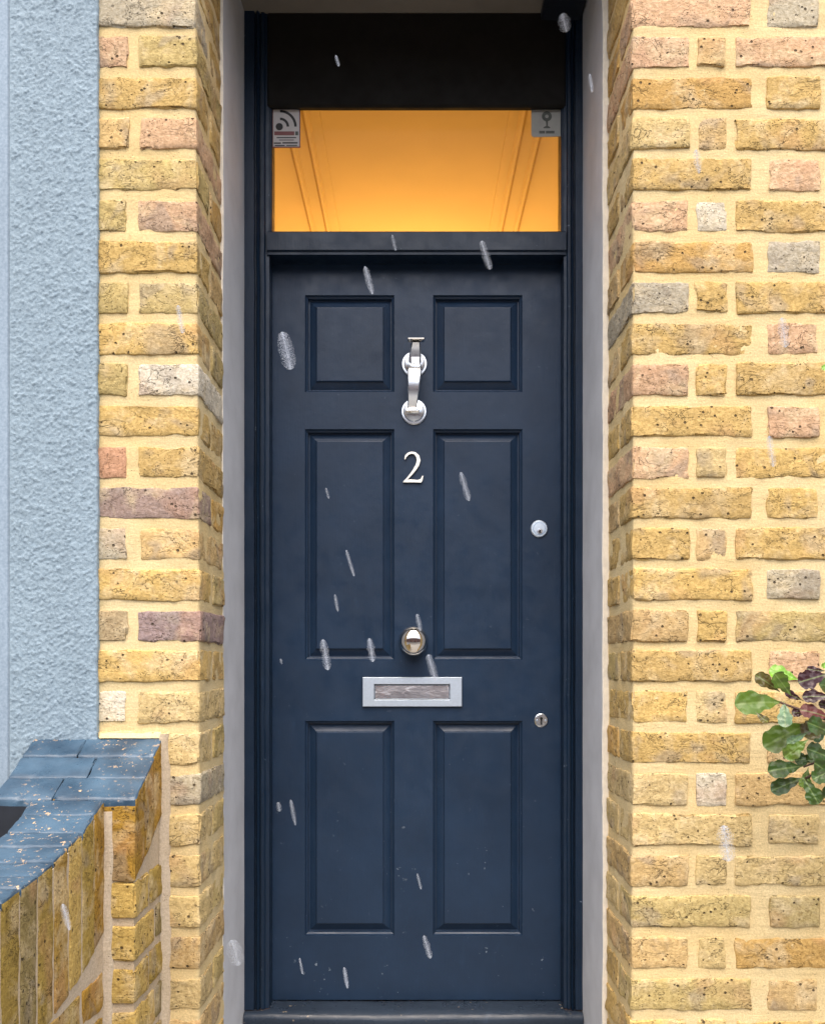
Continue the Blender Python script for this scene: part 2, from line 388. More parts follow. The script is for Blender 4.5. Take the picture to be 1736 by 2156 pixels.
# ------------------------------------------------------------------ brick
def axis_pts(h, r, cell):
    n = max(1, int(round((2 * h - 2 * r) / cell)))
    return [-h] + [-h + r + (2 * h - 2 * r) * i / n for i in range(n + 1)] + [h]
def brick_mesh(lx, ly, lz, seed, rough=1.0, cell=0.010, skip_back=False, paint_top=False):
    hx, hy, hz = lx / 2, ly / 2, lz / 2
    r = min(0.0036, hx * .4, hy * .4, hz * .4)
    ax, ay, az_ = axis_pts(hx, r, cell), axis_pts(hy, r, cell), axis_pts(hz, r, cell)
    nx, ny, nz_ = len(ax) - 1, len(ay) - 1, len(az_) - 1
    idx = {}; vs_ = []; fs = []; mi = []
    def vid(i, j, k):
        key = (i, j, k)
        if key in idx: return idx[key]
        p = Vector((ax[i], ay[j], az_[k]))
        inner = Vector((max(-hx + r, min(hx - r, p.x)), max(-hy + r, min(hy - r, p.y)), max(-hz + r, min(hz - r, p.z))))
        d = p - inner
        nrm = d.normalized() if d.length > 0 else Vector((0, -1, 0))
        edge = (i in (0, nx)) + (j in (0, ny)) + (k in (0, nz_))
        q = inner + nrm * r
        # wandering outline, worn arrises, knocked corners
        wob = Vector((nz(q, 16, seed) + .7 * nz(q, 55, seed + 3), nz(q, 13, seed + 31), nz(q, 15, seed + 57) + .8 * nz(q, 60, seed + 8)))
        q = q + Vector((wob.x * 0.0034, wob.y * 0.0012, wob.z * 0.0030)) * rough
        amp = nz(q, 42, seed + 11) * 0.0016 + nz(q, 95, seed + 5) * 0.0009
        q = q + nrm * amp * rough
        if edge >= 2:
            cut = nz(q, 26, seed + 77)
            if cut > 0.18: q = q - nrm * (cut - 0.18) * 0.020 * rough
        idx[key] = len(vs_); vs_.append(q); return idx[key]
    def quad(a, b, c, d, m=0): fs.append((a, b, c, d)); mi.append(m)
    pt = lambda k, n: 1 if paint_top and k >= nz_ - n else 0
    for i in range(nx):
        for k in range(nz_):
            quad(vid(i, 0, k), vid(i + 1, 0, k), vid(i + 1, 0, k + 1), vid(i, 0, k + 1), pt(k, 2))
            if not skip_back: quad(vid(i, ny, k), vid(i, ny, k + 1), vid(i + 1, ny, k + 1), vid(i + 1, ny, k), pt(k, 2))
    for i in range(nx):
        for j in range(ny):
            quad(vid(i, j, 0), vid(i, j + 1, 0), vid(i + 1, j + 1, 0), vid(i + 1, j, 0))
            quad(vid(i, j, nz_), vid(i + 1, j, nz_), vid(i + 1, j + 1, nz_), vid(i, j + 1, nz_), 1 if paint_top else 0)
    for j in range(ny):
        for k in range(nz_):
            quad(vid(0, j, k), vid(0, j, k + 1), vid(0, j + 1, k + 1), vid(0, j + 1, k), pt(k, 1))
            quad(vid(nx, j, k), vid(nx, j + 1, k), vid(nx, j + 1, k + 1), vid(nx, j, k + 1), pt(k, 1))
    return vs_, fs, mi
def brick(x0, x1, y0, y1, z0, z1, colr, parent, seed, tilt=0.006, rough=1.0, cell=0.010, mats=('brick',), shear=None, paint_top=False, name='brick'):
    vs_, fs, mi = brick_mesh(x1 - x0, y1 - y0, z1 - z0, seed, rough, cell, paint_top=paint_top)
    if shear is not None: vs_ = [v + Vector((0, 0, shear * v.y)) for v in vs_]
    me = bpy.data.meshes.new(name); me.from_pydata([tuple(v) for v in vs_], [], fs)
    for m in mats: me.materials.append(M[m])
    if len(mats) > 1: me.polygons.foreach_set('material_index', mi)
    me.polygons.foreach_set('use_smooth', [True] * len(fs)); me.update(); me.set_sharp_from_angle(angle=math.radians(32))
    o = link(name, me, ((x0 + x1) / 2, (y0 + y1) / 2, (z0 + z1) / 2), parent)
    o.rotation_euler = (R.uniform(-tilt, tilt), R.uniform(-tilt, tilt), R.uniform(-tilt, tilt) * 0.6)
    o.color = rgba(colr)
    return o

PAL = {
    'y': (0.54, 0.380, 0.148), 'o': (0.54, 0.345, 0.12), 'p': (0.56, 0.375, 0.235), 'g': (0.43, 0.385, 0.29),
    'b': (0.57, 0.44, 0.215), 't': (0.54, 0.385, 0.185), 'w': (0.62, 0.57, 0.46), 'u': (0.32, 0.24, 0.22),
    'l': (0.49, 0.385, 0.17), 'r': (0.50, 0.29, 0.18), 'd': (0.37, 0.29, 0.18),
}
def shade(code):
    c = PAL[code]; f = R.uniform(0.92, 1.08); g = R.uniform(-0.02, 0.02)
    return (c[0] * f + g, c[1] * f + g * 0.7, c[2] * f)

# ================================================================== SETTING
g = MB(); g.box(-60, 60, -60, -3.2, -0.30, -0.12); road = g.build('road', 'asphalt'); tag(road, kind='structure')
g = MB(); g.box(-60, 60, -3.2, -0.001, -0.30, 0.0); pv = g.build('pavement', 'paving'); tag(pv, kind='structure')

# unseen houses opposite, added to block low sky and colour the metalwork's reflections
tr = thing('added_terrace', (0, -15, -0.12), 'unseen red brick terrace across the street, added to block low sky and mirror in the letter flap', 'building')
m = MB(); m.box(-14, 14, -20, -14.6, -0.12, 5.0); m.build('wall', 'far_brick', tr)
m = MB(); a_ = m.add([(-14, -14.4, 5.0), (14, -14.4, 5.0), (14, -17.3, 6.4), (-14, -17.3, 6.4), (14, -20.2, 5.0), (-14, -20.2, 5.0)])
m.face([a_, a_ + 1, a_ + 2, a_ + 3]); m.face([a_ + 3, a_ + 2, a_ + 4, a_ + 5]); m.face([a_, a_ + 3, a_ + 5]); m.face([a_ + 1, a_ + 4, a_ + 2]); m.build('roof', 'slate', tr)
for k in range(5):
    x = -11 + k * 5.2
    for (dx, z0_, w_, h_) in ((0.0, 0.8, 1.1, 1.7), (0.0, 3.1, 1.1, 1.5), (2.0, 3.1, 0.9, 1.5)):
        m = MB(); m.box(x + dx, x + dx + w_, -14.62, -14.56, z0_, z0_ + h_); f_ = m.build('window', 'white_paint', tr)
        for q in (0, 1):
            m = MB(); m.box(x + dx + .07, x + dx + w_ - .07, -14.555, -14.55, z0_ + .07 + q * h_ / 2, z0_ + h_ * (q + 1) / 2 - .05); m.build('pane', 'far_glass', f_)
    m = MB(); m.box(x + 2.0, x + 2.9, -14.62, -14.56, 0.0, 2.1); m.build('door', 'frame', tr)
m = MB(); m.box(-60, 60, -14.55, -12.3, -0.30, 0.0); pv2 = m.build('pavement', 'paving'); tag(pv2, kind='structure')

# ------------------------------------------------------------------ brick wall of the house
PITCH = 86.1
def zc(i): return Z(25 + PITCH * i)
BH = W(66)
cornerR = lambda py: 1329 - 3 * max(0, min(1, (py - 1500) / 600))
cornerL = lambda py: 414 + 8 * max(0, min(1, py / 1300))
REV = 0.232
wall = thing('brick_wall', (X(1700), 0.1, 0), 'yellow stock brick house wall with wide cream mortar joints around the doorway', 'wall')

codesR = ['pgy', 'ptp', 'oyy', 'bty', 'ypy', 'pwy', 'ogy', 'gyy', 'ypb', 'pyy', 'ypy', 'pby', 'yyb', 'yty', 'ygt', 'tyl',
          'ypo', 'yby', 'ybo', 'bwt', 'bbb', 'tbb', 'llb', 'tbo', 'ltb', 'yby']
codesL = ['g', 'pl', 'y', 'tp', 'l', 'lp', 'y', 'll', 'y', 'lw', 'y', 'ry', 'u', 'gt', 'y', 'du', 'y', 'wb', 'b', 'tg', 'b', 'tb', 'b', 'pt', 'b', 'tt']
revc = 'yybltylbtyyo'
seed = 0.0
stuffV, stuffF = [], []
def stuff_brick(x0, x1, y0, y1, z0, z1):
    m = MB(); m.box(x0, x1, y0, y1, z0, z1, 0.004)
    b = len(stuffV); stuffV.extend(m.v); stuffF.extend([tuple(b + q for q in f) for f in m.f])
for i in range(-12, 30):
    py = 25 + PITCH * i; A = (i % 2 == 0); zz = zc(i) + R.uniform(-0.0015, 0.0015)
    z0, z1 = zz - BH / 2, zz + BH / 2
    if z0 < 0.005: continue
    cR, cL = X(cornerR(py)), X(cornerL(py))
    vis = -1 <= i <= 25
    cr = codesR[max(0, i)] if 0 <= i < len(codesR) else 'yyy'
    cl = codesL[i] if 0 <= i < len(codesL) else 'yy'
    j = lambda: R.uniform(-3, 3)
    yf = lambda: -0.003 + R.uniform(-0.002, 0.0015)
    if i <= -5:   # above the opening: one run of bricks, out of the picture
        px = 190 + (0 if A else 150)
        while px < 3380:
            for ln in (250, 110):
                stuff_brick(X(px), X(px + ln), -0.003, 0.10, z0, z1); px += ln + 28
        continue
    # right-hand side
    layout = [(None, 1581), (1614, 1722), (1752, 2002), (2032, 2140), (2170, 2420), (2450, 2558), (2588, 2838), (2868, 2976), (3006, 3256), (3286, 3390)] if A else [(None, 1447), (1465, 1527), (1547, 1797), (1826, 1934), (1962, 2212), (2240, 2348), (2376, 2626), (2654, 2762), (2790, 3040), (3068, 3176), (3204, 3390)]
    for q, (a, b) in enumerate(layout):
        seed += 13.7
        if q == 0:
            x0, x1 = cR + R.uniform(-0.002, 0.002), X(b + j())
            if vis: brick(x0, x1, yf(), 0.105 if A else REV, z0, z1, shade(cr[0]), wall, seed)
            else: stuff_brick(x0, x1, -0.003, 0.1 if A else REV, z0, z1)
        else:
            x0, x1 = X(a + j()), X(b + j())
            if vis and a < 1760: brick(x0, x1, yf(), 0.055, z0 + R.uniform(-.002, .002), z1 + R.uniform(-.002, .002), shade(cr[min(q, 2)]), wall, seed)
            else: stuff_brick(x0, x1, -0.003, 0.05, z0, z1)
    if A:
        seed += 9.1
        if vis: brick(cR - R.uniform(-0.001, 0.003), cR + 0.09, 0.123, REV, z0, z1, shade(R.choice(revc)), wall, seed)
        else: stuff_brick(cR, cR + 0.09, 0.123, REV, z0, z1)
    # left-hand side
    layout = [(185, None)] if A else [(185, 270), (293, None)]
    if not A: cl = cl if len(cl) > 1 else cl + 'y'
    for q, (a, b) in enumerate(layout):
        seed += 11.3
        code = cl[q]
        if b is None:
            x0, x1 = X(a + j()), cL + R.uniform(-0.002, 0.002)
            if vis: brick(x0, x1, yf(), 0.105 if A else REV, z0, z1, shade(code), wall, seed)
            else: stuff_brick(x0, x1, -0.003, 0.1 if A else REV, z0, z1)
        else:
            if vis and i < 19: brick(X(a), X(b + j()), yf(), 0.055, z0, z1, shade(code), wall, seed)
            else: stuff_brick(X(a), X(b), -0.003, 0.05, z0, z1)
    if A:
        seed += 9.1
        if vis: brick(cL - 0.09, cL + R.uniform(-0.001, 0.003), 0.123, REV, z0, z1, shade(R.choice(revc)), wall, seed)
        else: stuff_brick(cL - 0.09, cL, 0.123, REV, z0, z1)
me = bpy.data.meshes.new('outer_bricks'); me.from_pydata([tuple(v) for v in stuffV], [], stuffF); me.materials.append(M['brick']); me.update()
ob = link('outer_bricks', me, (0, 0, 0), wall); ob.color = rgba(PAL['y']); tag(ob, kind='stuff')

ZTOP = Z(-323)                      # top of the opening at the facade
def mortar_sheet(side, zlo, zhi, xfar):
    step = 0.008; rows = []
    nv = int((zhi - zlo) / step)
    for iv in range(nv + 1):
        z = zlo + (zhi - zlo) * iv / nv
        py = HY - (z - CZ) / K
        c = X(cornerR(py) if side > 0 else cornerL(py)) + side * 0.0025
        row = []
        nr = int(0.24 / step)
        for q in range(nr):
            y = 0.24 - 0.24 * q / nr + 0.002
            d = nz((c, y, z), 24, 3) * 0.0019 + nz((c, y, z), 110, 9) * 0.0007
            row.append(Vector((c - side * d, y, z)))
        nf = int(abs(xfar - X(1329 if side > 0 else 418)) / (step if side < 0 else 0.0095))
        for q in range(nf + 1):
            x = c + (xfar - c) * q / nf
            d = nz((x, 0, z), 24, 3) * 0.0021 + nz((x, 0, z), 110, 9) * 0.0007
            row.append(Vector((x if q else x + side * 0.001, -0.0001 - d, z)))
        rows.append(row)
    m = MB(); m.grid(rows); return m
mortar_sheet(1, 0.0, ZTOP, X(3400)).build('mortar', 'mortar', wall, smooth=True)
mortar_sheet(-1, 0.0, ZTOP, X(180)).build('mortar', 'mortar', wall, smooth=True)
m = MB(); m.box(X(180), X(3400), 0.001, 0.30, ZTOP, Z(-1020)); m.build('wall_above_door', 'mortar', wall)
m = MB(); m.box(X(1345), X(3400), 0.06, 0.56, 0, ZTOP); m.box(X(180), X(395), 0.06, 0.56, 0, ZTOP); m.box(X(180), X(3400), 0.301, 0.56, ZTOP + .002, Z(-1020)); m.build('wall_core', 'mortar', wall)

# ------------------------------------------------------------------ neighbour's rendered wall
rw = thing('rendered_wall', (X(100), 0, 0.4), 'pale blue roughcast rendered wall of the neighbouring house with smooth margin', 'wall')
rows = []
zlo, zhi = 0.25, 2.95; step = 0.0026; nv = int((zhi - zlo) / step)
xs = [X(27) + (X(209) - X(27)) * i / 70 for i in range(71)]
for iv in range(nv + 1):
    z = zlo + (zhi - zlo) * iv / nv; row = []
    e = nz((0, 0, z), 30, 5) * 0.0016 + nz((0, 0, z), 120, 2) * 0.0008
    for q, x in enumerate(xs):
        p = (x, 0, z)
        v1 = noise.voronoi(Vector((x * 200, 3.3, z * 200)))[0][0]
        d = max(0, 0.75 - 1.25 * v1 + 0.35 * nz(p, 80, 8) + 0.25 * nz(p, 380, 4)) * 0.0042
        d *= min(1.0, q / 4.0 + 0.2)
        xx = x + (e if q > 66 else 0)
        row.append(Vector((xx, -0.013 - d, z)))
    row.append(Vector((xs[-1] + e + 0.0012, -0.009, z))); row.append(Vector((xs[-1] + e + 0.001, 0.004, z)))
    rows.append(row)
m = MB(); m.grid(rows); m.build('roughcast', 'render', rw, smooth=True)
m = MB(); m.box(X(-30), X(27.3), -0.0145, 0.02, 0.25, 2.95, 0.004); m.build('smooth_margin', 'render_smooth', rw)
m = MB(); m.box(X(-1000), X(-30), -0.010, 0.05, 0.0, 2.95); m.box(X(-30), X(200), 0.0, 0.05, 0.0, 2.95); m.build('wall_face', 'render_smooth', rw)

# ------------------------------------------------------------------ doorway lining (grey painted plaster reveal and soffit)
YF, YD = 0.47, 0.53
rv = thing('doorway_lining', (0, 0.35, 0.2), 'grey painted plaster lining on the sides and top of the door recess', 'door lining')
SOF = Z(25, YF)
for (xo, xi0, xi1) in ((-0.432, -0.4235, -0.4185), (0.4245, 0.4165, 0.4138)):
    s = -1 if xo < 0 else 1
    rows = []; nv = 150
    for iv in range(nv + 1):
        z = 0.08 + (SOF - 0.08) * iv / nv; w1 = nz((s, 0, z), 9, 2) * 0.0016 + nz((s, 0, z), 45, 4) * 0.0007
        rows.append([Vector((xo + s * .02, 0.234, z)), Vector((xi0 + s * .002 + w1, 0.2335, z)), Vector((xi0 + w1, 0.236, z)), Vector((xi0 + (xi1 - xi0) * .3 + w1 * .6, 0.31, z)), Vector((xi1 + w1 * .4, YF + 0.004, z))])
    a = MB(); a.grid([[r[0], r[1], r[2]] for r in rows]); a.build('plaster_edge', 'reveal_edge', rv, smooth=False)
    a = MB(); a.grid([[r[2], r[3], r[4]] for r in rows]); a.build('plaster_side', 'reveal', rv, smooth=True)
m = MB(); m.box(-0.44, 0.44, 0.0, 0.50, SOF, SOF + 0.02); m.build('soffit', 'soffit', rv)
m = MB(); m.box(X(1150, .36), 0.41, 0.30, YF - 0.002, SOF - 0.025, SOF - 0.001, 0.004); bx = m.build('dark_corner_box', 'soot')  # plain black box filling the dark corner under the soffit
tag(bx, 'small black box fixed under the soffit in the top right corner of the recess', 'junction box')

# ------------------------------------------------------------------ door frame with fanlight
fr = thing('door_frame', (0, 0.5, Z(2110, YD)), 'dark navy painted door frame with transom rail and tall blank head board', 'door frame')
ZB = Z(2107, YD) + 0.0012
JL0, JL1 = -0.4182, X(566, YF); JR0, JR1 = X(1187, YF), 0.4135
def extrude_z(prof, z0, z1, n=90, wob=0.0005, sd=0):
    rows = []
    for i in range(n + 1):
        z = z0 + (z1 - z0) * i / n
        rows.append([Vector((x + nz((x, y, z), 12, sd) * wob * 2, y + nz((x, y, z), 40, sd + 3) * wob, z)) for x, y in prof])
    m = MB(); m.grid(rows); return m
def jamb(xo, xi):
    s = 1 if xi > xo else -1; w = abs(xi - xo); p = []
    for t, y in ((0, 0.03), (0, 0.0), (0.005, -0.004), (.40, -0.004), (.42, 0.006), (.47, 0.006), (.49, -0.002), (.545, -0.006), (.60, -0.002), (.62, 0.008), (.66, 0.008), (.68, 0.001), (.80, 0.001), (.86, 0.006), (1.0, 0.008), (1.0, 0.10)):
        p.append((xo + s * w * t, YF + y))
    return p
extrude_z(jamb(JL0, JL1), ZB, SOF, sd=1).build('jamb', 'frame', fr, angle=40)
extrude_z(jamb(JR1, JR0), ZB, SOF, sd=5).build('jamb', 'frame', fr, angle=40)
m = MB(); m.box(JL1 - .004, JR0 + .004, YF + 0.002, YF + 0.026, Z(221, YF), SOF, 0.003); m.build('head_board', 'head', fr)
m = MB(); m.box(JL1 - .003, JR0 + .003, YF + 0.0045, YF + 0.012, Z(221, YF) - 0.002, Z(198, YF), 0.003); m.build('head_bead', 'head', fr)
# transom rail with moulded lower edge
prof = [(YF + 0.09, Z(487, YF)), (YF + 0.0, Z(487, YF)), (YF - 0.004, Z(490, YF)), (YF - 0.004, Z(527, YF)), (YF + 0.002, Z(530, YF)), (YF + 0.002, Z(535, YF)), (YF + 0.09, Z(535, YF))]
rows = [[Vector((x, y, z)) for y, z in prof] for x in (JL1 - 0.004, -0.1, 0.1, JR0 + 0.004)]
m = MB(); m.grid(rows); m.build('transom', 'frame', fr)
YG = YF + 0.022
m = MB(); a_ = m.add([(JL1 - .01, YG, Z(487, YF) - .01), (JR0 + .01, YG, Z(487, YF) - .01), (JR0 + .01, YG, Z(221, YF) + .01), (JL1 - .01, YG, Z(221, YF) + .01)]); m.face([a_, a_ + 1, a_ + 2, a_ + 3]); m.build('fanlight_pane', 'glass', fr)
for (a, b, c, d) in ((JL1 - .002, JL1 + 0.006, Z(487, YF), Z(221, YF)), (JR0 - 0.006, JR0 + .002, Z(487, YF), Z(221, YF))):
    m = MB(); m.box(a, b, YG - 0.010, YG - 0.0005, c, d, 0.002); m.build('glazing_bead', 'frame', fr)

# ------------------------------------------------------------------ threshold
ZT = Z(2107, YD)
rows = []
for i in range(81):
    x = JL0 + 0.001 + (JR1 - JL0 - 0.002) * i / 80
    w = nz((x, 0, 0), 9, 4) * 0.0022 + nz((x, 0, 0), 45, 2) * 0.0008
    sag = 0.006 * (1 - ((i - 40) / 40) ** 2)
    prof = [(0.60, 0.0), (0.525, 0.0), (0.50, -0.0005), (0.475, -0.001), (0.462, -0.0015 - sag * .3), (0.454, -0.004 - sag * .6), (0.449, -0.009 - sag), (0.447, -0.017 - sag), (0.449, -0.030), (0.453, -0.040), (0.453, -0.20)]
    rows.append([Vector((x, y + w * .5, ZT + z + w)) for y, z in prof])
m = MB(); m.grid(rows); th = m.build('threshold', 'sill', smooth=True)
tag(th, 'worn dark blue painted timber threshold with rounded chipped nosing under the door', 'threshold')
m = MB(); m.box(-0.43, 0.43, -0.02, 0.452, -0.05, ZT - 0.17, 0.008); ds = m.build('doorstep', 'step'); tag(ds, kind='structure')

# ------------------------------------------------------------------ door
DX0, DX1 = X(568, YD), X(1188, YD); DZ0, DZ1 = Z(2104, YD), Z(538, YD)
door = thing('front_door', (X(877, YD), YD, DZ0), 'dark navy blue six panel front door with chrome fittings', 'door')
xd = lambda p: X(p, YD); zd = lambda p: Z(p, YD)
cols = ((642, 830), (911, 1099))
rowsP = ((621, 825), (903, 1389), (1517, 1969))
BK = YD + 0.045
def board(name, a, b, c, d):
    m = MB(); m.box(a, b, YD, BK, c, d); return m.build(name, 'door', door)
e = 0.0
board('stile', DX0, xd(642), DZ0, DZ1); board('stile', xd(1099), DX1, DZ0, DZ1)
rails = [(538, 621), (825, 903), (1389, 1517), (1969, 2104)]
for a, b in rails: board('rail', xd(642) + e, xd(1099) - e, zd(b), zd(a))
for a, b in rowsP: board('muntin', xd(830), xd(911), zd(b) + e, zd(a) - e)
# raised and fielded panels, each with its moulding
for (y0, y1) in rowsP:
    for (x0, x1) in cols:
        a, b, c, d = xd(x0), xd(x1), zd(y1), zd(y0)
        rings = [(-0.0006, 0.0010), (0.0005, 0.0008), (0.003, 0.006), (0.0065, 0.0085), (0.0075, 0.0185), (0.0105, 0.0190), (0.018, 0.0150), (0.0275, 0.0098), (0.029, 0.0055), (0.031, 0.0050)]
        m = MB(); prev = None
        for t, dep in rings:
            i0 = m.add([(a + t, YD + dep, c + t), (b - t, YD + dep, c + t), (b - t, YD + dep, d - t), (a + t, YD + dep, d - t)])
            if prev is not None:
                for q in range(4): m.face([prev + q, prev + (q + 1) % 4, i0 + (q + 1) % 4, i0 + q])
            prev = i0
        m.face([prev, prev + 1, prev + 2, prev + 3])
        m.build('panel', 'door', door)

# knocker
kn = MB(); kx = xd(872)
r0 = W(27.5, YD)
o_k = MB(); 
pt = [(xd(873), YD - 0.028, zd(770)), (xd(873), YD - 0.030, zd(760)), (xd(874), YD - 0.034, zd(748)), (xd(875), YD - 0.040, zd(736)), (xd(875), YD - 0.046, zd(731))]
o_k.strip(pt[::-1], [W(18, YD), W(20, YD), W(23, YD), W(26, YD), W(26, YD)], 0.012)
arm = [(xd(874), YD - 0.030, zd(776)), (xd(873), YD - 0.042, zd(783)), (xd(872), YD - 0.050, zd(795)), (xd(871), YD - 0.052, zd(815)), (xd(870), YD - 0.050, zd(835)), (xd(869), YD - 0.044, zd(848)), (xd(868), YD - 0.034, zd(858)), (xd(867), YD - 0.026, zd(868))]
o_k.strip(arm, [W(24, YD), W(28, YD), W(28, YD), W(26, YD), W(24, YD), W(22, YD), W(20, YD), W(20, YD)], 0.009)
knk = o_k.build('knocker', 'chrome', door, angle=35)
m = MB(); m.box(xd(858), xd(893), YD - 0.062, YD - 0.036, zd(731), zd(727.5), 0.0016); m.build('knocker_finial', 'polished', knk)
m = MB(); m.box(xd(853), xd(882), YD - 0.040, YD - 0.020, zd(874.5), zd(870.5), 0.0016); m.build('knocker_foot', 'polished', knk)
for cy in (767, 867):
    m = MB(); m.lathe((xd(872 if cy < 800 else 871), YD, zd(cy)), [(r0, 0.0), (r0, 0.003), (r0 * .93, 0.0055), (r0 * .80, 0.0058), (r0 * .74, 0.0085), (r0 * .5, 0.0115), (r0 * .3, 0.013), (0, 0.0135)], 36)
    m.build('knocker_rose', 'chrome', knk, angle=30)
m = MB(); m.box(xd(864), xd(884), YD - 0.036, YD - 0.008, zd(776), zd(757), 0.002); m.build('knocker_hinge', 'polished', knk)
# number 2: stroke of varying width
pts2 = [(852, 968, 2.0), (854, 961, 5.5), (859, 956, 6.5), (866, 953.5, 6), (873, 955, 7), (879, 961, 9.5), (881, 970, 10.5), (878, 980, 9.5), (872, 990, 8), (865, 999, 6.5), (858, 1007, 5), (851.5, 1013.5, 4.0)]
def stroke(pts, y0, y1):
    L_, R_ = [], []
    for i, (x, y, w) in enumerate(pts):
        a = pts[max(0, i - 1)]; c = pts[min(len(pts) - 1, i + 1)]
        t = Vector((c[0] - a[0], c[1] - a[1])).normalized(); nn = Vector((-t.y, t.x))
        L_.append((xd(x + nn.x * w / 2), zd(y + nn.y * w / 2))); R_.append((xd(x - nn.x * w / 2), zd(y - nn.y * w / 2)))
    m = MB()
    for i in range(len(pts) - 1):
        q = [L_[i], L_[i + 1], R_[i + 1], R_[i]]
        a = m.add([(x, y0, z) for x, z in q]); b = m.add([(x, y1, z) for x, z in q])
        m.face([a, a + 1, a + 2, a + 3]); m.face([a, b, b + 1, a + 1]); m.face([a + 2, b + 2, b + 3, a + 3])
        if i == 0: m.face([a, a + 3, b + 3, b])
        if i == len(pts) - 2: m.face([a + 1, b + 1, b + 2, a + 2])
    return m
num = stroke([(a, b, c * 0.72) for a, b, c in pts2], YD - 0.0065, YD - 0.0002).build('number_two', 'pale_brass', door)
foot = [(848, 1016), (850, 1012.5), (862, 1009.5), (878, 1011), (885, 1009), (888, 1003), (891, 1002), (888.5, 1013), (886, 1016.5), (868, 1016)]
m = MB(); m.poly_slab([(xd(x), zd(y)) for x, y in foot], YD - 0.0068, YD - 0.0002); m.build('number_foot', 'pale_brass', num)
# knob
rk = W(31, YD); m = MB()
m.lathe((xd(870), YD, zd(1350)), [(rk * .98, 0), (rk, 0.003), (rk * .95, 0.006), (rk * .62, 0.009), (rk * .50, 0.016), (rk * .52, 0.024), (rk * .80, 0.030), (rk * .95, 0.038), (rk * .97, 0.046), (rk * .90, 0.054), (rk * .74, 0.061), (rk * .5, 0.066), (rk * .25, 0.0685), (0, 0.069)], 40)
m.build('door_knob', 'polished', door, smooth=True)
# letter plate
def ring_plate(x0, x1, z0, z1, ix0, ix1, iz0, iz1, y0, th, b):
    m = MB()
    loops = [((x0, x1, z0, z1), 0.0), ((x0, x1, z0, z1), th - b), ((x0 + b, x1 - b, z0 + b, z1 - b), th), ((ix0 - b, ix1 + b, iz0 - b, iz1 + b), th), ((ix0, ix1, iz0, iz1), th - b), ((ix0, ix1, iz0, iz1), 0.0)]
    prev = None
    for (a, c, d, e_), t in loops:
        i0 = m.add([(a, y0 - t, d), (c, y0 - t, d), (c, y0 - t, e_), (a, y0 - t, e_)])
        if prev is not None:
            for q in range(4): m.face([prev + q, prev + (q + 1) % 4, i0 + (q + 1) % 4, i0 + q])
        prev = i0
    return m
lp = ring_plate(xd(763), xd(972), zd(1487), zd(1425), xd(788), xd(946), zd(1472), zd(1440), YD, 0.007, 0.0014).build('letter_plate', 'brushed', door)
m = MB(); m.box(xd(789.2), xd(944.8), YD - 0.0042, YD - 0.0005, zd(1470.5), zd(1442), 0.0012); fl = m.build('letter_flap', 'flap', lp); fl.rotation_euler = (math.radians(-7.0), 0, 0)
# rim lock cylinder
r1 = W(18, YD); cx_, cz_ = xd(1134), zd(1113); m = MB()
m.lathe((cx_, YD, cz_), [(r1, 0), (r1, 0.003), (r1 * .9, 0.005), (r1 * .74, 0.0052), (r1 * .70, 0.0035), (r1 * .66, 0.0055), (0, 0.006)], 32)
lk = m.build('lock_cylinder', 'brushed', door, angle=30)
m = MB(); m.lathe((cx_ + .001, YD - 0.0058, cz_ - r1 * .28), [(r1 * .32, 0), (r1 * .30, 0.0016), (0, 0.002)], 20); m.build('lock_plug', 'chrome', lk, angle=30)
m = MB(); m.box(cx_ - 0.001, cx_ + 0.003, YD - 0.0088, YD - 0.0070, cz_ - r1 * .50, cz_ - r1 * .18); m.build('key_slot', 'black', lk)
# mortice keyhole plate
r2 = W(14.5, YD); cx_, cz_ = xd(1138.5), zd(1516); m = MB()
m.lathe((cx_, YD, cz_), [(r2, 0), (r2, 0.0015), (r2 * .88, 0.003), (0, 0.0032)], 28)
es = m.build('keyhole_plate', 'chrome', door, angle=30)
m = MB(); m.lathe((cx_, YD - 0.0032, cz_ + r2 * .30), [(r2 * .20, 0), (r2 * .20, 0.0008), (0, 0.0008)], 14); m.box(cx_ - r2 * .12, cx_ + r2 * .12, YD - 0.0040, YD - 0.0031, cz_ - r2 * .62, cz_ + r2 * .25); m.build('keyhole', 'black', es)
for s in (-1, 1):
    m = MB(); m.lathe((cx_ + s * r2 * .62, YD - 0.0028, cz_), [(r2 * .15, 0), (r2 * .12, 0.0012), (0, 0.0014)], 10); m.build('screw', 'brushed', es)

# ------------------------------------------------------------------ hall behind the fanlight
hall = thing('hallway', (0, 1.5, ZT), None, None, kind='structure')
HW, HC, HE = 0.60, CZ + 1.75, 5.2
m = MB(); m.box(-HW - .02, -HW, 0.565, HE, ZT, HC); m.build('hall_wall', 'hall', hall)
m = MB(); m.box(HW, HW + .02, 0.565, HE, ZT, HC); m.build('hall_wall', 'hall', hall)
m = MB(); m.box(-HW, HW, HE, HE + .02, ZT, HC); m.build('hall_wall', 'hall', hall)
m = MB(); m.box(-HW - .02, HW + .02, 0.565, HE + .02, HC, HC + .02); m.build('hall_ceiling', 'hall', hall)
m = MB(); m.box(-HW - .02, HW + .02, 0.60, HE + .02, ZT - .02, ZT); m.build('hall_floor', 'hall_floor', hall)
for (a, b, c, d) in ((-HW, -0.40, ZT, HC), (0.40, HW, ZT, HC), (-0.40, 0.40, SOF, HC)):
    m = MB(); m.box(a, b, 0.562, 0.575, c, d); m.build('hall_wall', 'hall', hall)
